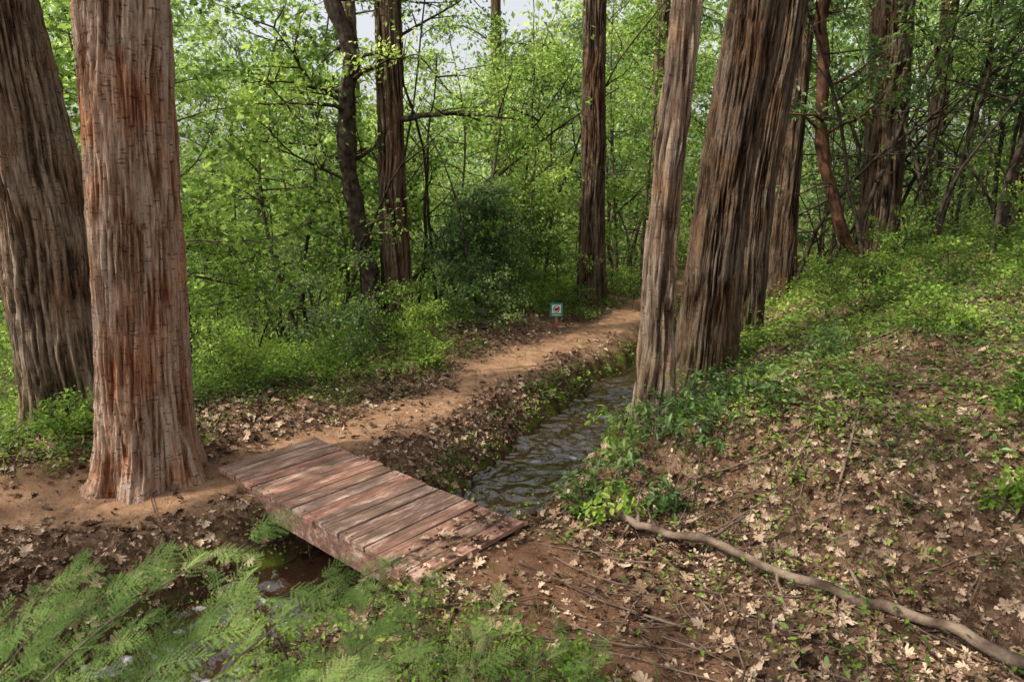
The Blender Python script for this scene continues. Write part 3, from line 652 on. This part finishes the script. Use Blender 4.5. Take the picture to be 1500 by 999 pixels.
def stones():
    t=(1+5**.5)/2;v=np.array([(-1,t,0),(1,t,0),(-1,-t,0),(1,-t,0),(0,-1,t),(0,1,t),(0,-1,-t),(0,1,-t),(t,0,-1),(t,0,1),(-t,0,-1),(-t,0,1)],float);v/=np.linalg.norm(v[0])
    f=[(0,11,5),(0,5,1),(0,1,7),(0,7,10),(0,10,11),(1,5,9),(5,11,4),(11,10,2),(10,7,6),(7,1,8),(3,9,4),(3,4,2),(3,2,6),(3,6,8),(3,8,9),(4,9,5),(2,4,11),(6,2,10),(8,6,7),(9,8,1)]
    v=v*np.array([1,.75,.5])*(1+.25*(rng.random((12,1))-.5))
    N=900;x=rng.uniform(-5,4,N);y=rng.uniform(2.6,10,N);z=height(x,y);ok=np.abs(sdist(x,y,DITCH))>.5;x,y,z=x[ok],y[ok],z[ok];n=len(x)
    a=rng.uniform(0,6.28,n);d=np.stack([np.cos(a),np.sin(a),0*a],1);u=np.tile([0,0,1.],(n,1))+rng.normal(0,.2,(n,3))
    scatter('small_stones',v,f,np.stack([x,y,z],1),d,u,.005+.035*rng.random(n)**5,M_branch,None,None,True)
stones()
# ------------------------------------------------------------------ trail marker sign
def flat(name,c,rough=.5):
    m,n,l=newmat(name);p=n.new('ShaderNodeBsdfPrincipled');no=n.new('ShaderNodeTexNoise');no.inputs['Scale'].default_value=30
    r=ramp(n,[(.3,tuple(q*.85 for q in c)),(.7,c)]);l.new(no.outputs['Fac'],r.inputs[0]);l.new(r.outputs[0],p.inputs['Base Color']);p.inputs['Roughness'].default_value=rough
    o=n.new('ShaderNodeOutputMaterial');l.new(p.outputs[0],o.inputs[0]);return m
Mg=flat('sign_green',(.02,.26,.18));Mw=flat('sign_white',(.75,.76,.72));Mk=flat('sign_black',(.03,.03,.03));Mr=flat('sign_red',(.55,.06,.03));Ms=flat('stake_wood',(.3,.22,.15))
sg=empty('trail_marker_sign');gz=hz(.81,12.3);sg.location=(.81,12.3,gz);sg.rotation_euler=(0,0,math.radians(6))
box('stake',.04,.025,.44,(0,.02,.15),(0,0,0),Ms,sg,.003)
box('board',.235,.012,.25,(0,0,.32),(0,0,0),Mg,sg,.003)
box('white_panel',.165,.004,.15,(0,-.0085,.335),(0,0,0),Mw,sg,0)
def disc(name,r,th,loc,mat,inner=0,n=28,sx=1):
    V=[];F=[]
    for i in range(n):
        a=6.2832*i/n
        for rr in (inner,r):
            for yy in (-th,0): V.append((math.cos(a)*rr*sx,yy,math.sin(a)*rr))
    for i in range(n):
        a=4*i;b=4*((i+1)%n);F+=[(a,a+2,b+2,b),(a+2,a+3,b+3,b+2),(a,b,b+1,a+1)]
    o=mesh_obj(name,V,F,mat,None,False,sg);o.location=loc
disc('prohibition_ring',.064,.003,(0,-.011,.335),Mr,.051)
disc('dog_body',.026,.002,(0,-.011,.33),Mk,.0005,20,1.5)
disc('dog_head',.015,.002,(.036,-.0112,.352),Mk,.0005,14,1.2)
box('prohibition_bar',.105,.003,.011,(0,-.0155,.335),(0,.78,0),Mr,sg,0)
box('text_strip',.16,.003,.014,(0,-.0078,.225),(0,0,0),Mw,sg,0)
box('red_tag',.11,.006,.045,(.01,-.012,.06),(0,.1,0),Mr,sg,.002)
# ------------------------------------------------------------------ foreground cedar sapling sprays
def frond_tpl(ns=10,ml=6):
    V=[];F=[]
    def leaf(p,d,L,w):
        o=len(V);nx_,ny_=-d[1],d[0];z=-.25*p[1]**2+.12*abs(p[0])
        V.extend([(p[0],p[1],z),(p[0]+d[0]*L*.5-nx_*w,p[1]+d[1]*L*.5-ny_*w,z+.004),(p[0]+d[0]*L,p[1]+d[1]*L,z-.006),(p[0]+d[0]*L*.5+nx_*w,p[1]+d[1]*L*.5+ny_*w,z+.004)])
        F.extend([(o,o+1,o+2),(o,o+2,o+3)])
    for i in range(ns):
        t=(i+.5)/ns;leaf((0,t-.05),(0,1),1.7/ns,.008)
        for sx in (-1,1):
            a=math.radians(52-14*t+R.uniform(-8,8));d=(sx*math.sin(a),math.cos(a));L=(.36*(math.sin(math.pi*(t*.75+.25))**.8)+.03)*R.uniform(.6,1.15)
            p0=(0,t+R.uniform(-.03,.03))
            for j in range(ml):
                q=(j+.3)/ml*L;pp=(p0[0]+d[0]*q,p0[1]+d[1]*q);leaf(pp,d,L/ml*1.35,.0055)
                ll=(.062*(1-.6*j/ml)*(L/.36)+.008)*R.uniform(.6,1.2)
                for s2 in (-1,1):
                    a2=a*sx+s2*.7;leaf(pp,(math.sin(a2),math.cos(a2)),ll,.0066)
    return V,F
def sprays():
    tv,tf=frond_tpl()
    def bush(name,branches,sc,mat,dens):
        e=empty(name);A=Acc();P=[];D=[];Nn=[];S=[]
        for (p0,p1,sag) in branches:
            p0=Vector(p0);p1=Vector(p1);n=10;pts=[]
            for i in range(n+1):
                t=i/n;q=p0.lerp(p1,t);q.z+=sag*math.sin(math.pi*t);pts.append(q)
            A.tube(pts,[.006*(1-.8*i/n) for i in range(n+1)],5)
            for i in range(3,n+1):
                d=(pts[min(i+1,n)]-pts[i-1]).normalized();side=d.cross(Vector((0,0,1))).normalized()
                for k in range(dens):
                    sd=R.choice((-1,1));P.append(tuple(pts[i]+Vector((R.gauss(0,.01),R.gauss(0,.01),R.gauss(0,.01)))))
                    w=R.uniform(.5,1.5)*(0.25 if i==n else 1)
                    dd=d+side*sd*w+Vector((0,0,R.uniform(-.2,.5)));D.append(tuple(dd));Nn.append((R.gauss(0,.6),R.gauss(0,.6)-.4,1));S.append(sc*R.uniform(.4,1.1)*(1.1-.35*i/n))
        A.obj('stems',M_twig,e)
        scatter('sprays',tv,tf,np.array(P),np.array(D),np.array(Nn),np.array(S),mat,e)
    bush('cedar_sapling',[((-1.6,1.5,.7),(-1.15,1.85,1.28),.1),((-1.6,1.4,.7),(-.80,1.9,1.38),.14),((-1.4,1.5,.7),(-.60,1.95,1.22),.12),((-1.5,1.3,.7),(-1.35,1.8,1.2),.1),
      ((-1.3,1.3,.6),(-.35,1.75,1.08),.1),((-1.2,1.5,.6),(-.9,2.0,1.16),.1),((-1.8,1.7,.6),(-1.5,2.1,1.15),.1),((-1.0,1.4,.55),(-.45,1.95,1.0),.1),((-1.3,1.6,.5),(-1.0,1.8,1.08),.12),((-1.5,1.7,.5),(-1.25,2.0,1.0),.1),((-1.1,1.6,.5),(-.7,1.9,.92),.1),
      ((-1.3,1.4,.5),(-.75,1.6,1.0),.1),((-1.2,1.2,.5),(-.5,1.5,.95),.1),((-1.2,1.5,.7),(-.42,2.1,1.18),.12)],.19,M_fg,3)
    bush('cedar_sapling',[((-.5,1.7,.4),(-.55,2.2,.92),.08),((-.4,1.6,.4),(-.3,2.25,.98),.08),((-.3,1.6,.4),(-.05,2.25,.90),.08),((-.3,1.6,.3),(.15,2.2,.82),.06),((-.6,1.7,.3),(-.72,2.4,.85),.08),((-.2,1.8,.3),(-.15,2.4,.72),.08),((-.7,1.8,.3),(-.42,2.5,.78),.08),((-.1,1.7,.3),(.32,2.25,.70),.06),((-.6,1.8,.3),(-.55,2.6,.85),.08)],.15,M_fg,3)
sprays()
for (x,y,h,sp) in [(-.35,2.75,.4,.35),(.1,2.75,.38,.35),(-.75,2.9,.45,.4),(.35,2.5,.38,.3),(-.1,3.1,.25,.28),(-.5,3.2,.3,.3),(-1.1,2.8,.45,.4),(-1.3,3.1,.35,.35),(.3,2.9,.25,.25)]:
    sapling(x,y,h,sp,10,(T_LENS,2,.03,(.02,.045),M_cov),(0,0),.0,'small_fern_shrub',.004,4,.6)
def grass():
    tv=[(-.02,0,0),(.02,0,0),(-.018,.5,.06),(.018,.5,.06),(0,1,.35)];tf=[(0,1,3),(0,3,2),(2,3,4)]
    P=[];
    for (cx,cy,n,s) in [(.1,2.9,120,.2),(-.3,3.1,90,.2),(-.1,3.4,60,.25),(.45,2.6,80,.25),(-4.8,5.2,150,.4),(2.6,4.2,60,.3),(-.4,9.6,100,.6),(3.5,6.5,150,.6)]:
        for i in range(n): P.append((cx+R.gauss(0,s),cy+R.gauss(0,s)))
    P=np.array(P);z=height(P[:,0],P[:,1]);n=len(P);d=rng.normal(0,.4,(n,3));d[:,2]=1;nr=rng.normal(0,1,(n,3));nr[:,2]=0
    scatter('grass',tv,tf,np.column_stack([P,z]),d,nr,rng.uniform(.08,.2,n),M_cov)
grass()
# ------------------------------------------------------------------ light, sky, camera
to_sun=Vector((-.84,-.30,0)).normalized()*math.cos(math.radians(50))+Vector((0,0,math.sin(math.radians(50))))
w=bpy.data.worlds.new('World');scene.world=w;w.use_nodes=True;n=w.node_tree.nodes;l=w.node_tree.links
bg=n['Background'];sk=n.new('ShaderNodeTexSky');sk.sky_type='NISHITA';sk.sun_disc=False
sk.sun_elevation=math.radians(50);sk.sun_rotation=math.atan2(to_sun.x,to_sun.y);sk.dust_density=5;sk.air_density=1.0
hs=n.new('ShaderNodeHueSaturation');hs.inputs['Saturation'].default_value=.22;hs.inputs['Value'].default_value=1.75;l.new(sk.outputs[0],hs.inputs['Color']);l.new(hs.outputs[0],bg.inputs[0]);bg.inputs[1].default_value=.15
sd=bpy.data.lights.new('sun','SUN');sd.energy=5.0;sd.angle=math.radians(.6);sd.color=(1,.92,.79)
so=bpy.data.objects.new('sun',sd);scene.collection.objects.link(so);so.rotation_euler=(-to_sun).to_track_quat('-Z','Y').to_euler();so.location=(0,0,30)
cd=bpy.data.cameras.new('camera');cd.lens=24;cd.sensor_width=36;cd.clip_end=600;cd.clip_start=.05
cd.dof.use_dof=True;cd.dof.focus_distance=7;cd.dof.aperture_fstop=4
co=bpy.data.objects.new('camera',cd);scene.collection.objects.link(co);co.location=(0,0,2.4);co.rotation_euler=(math.radians(78),0,0)
scene.camera=co
scene.view_settings.view_transform='Standard';scene.view_settings.look='None';scene.view_settings.exposure=0
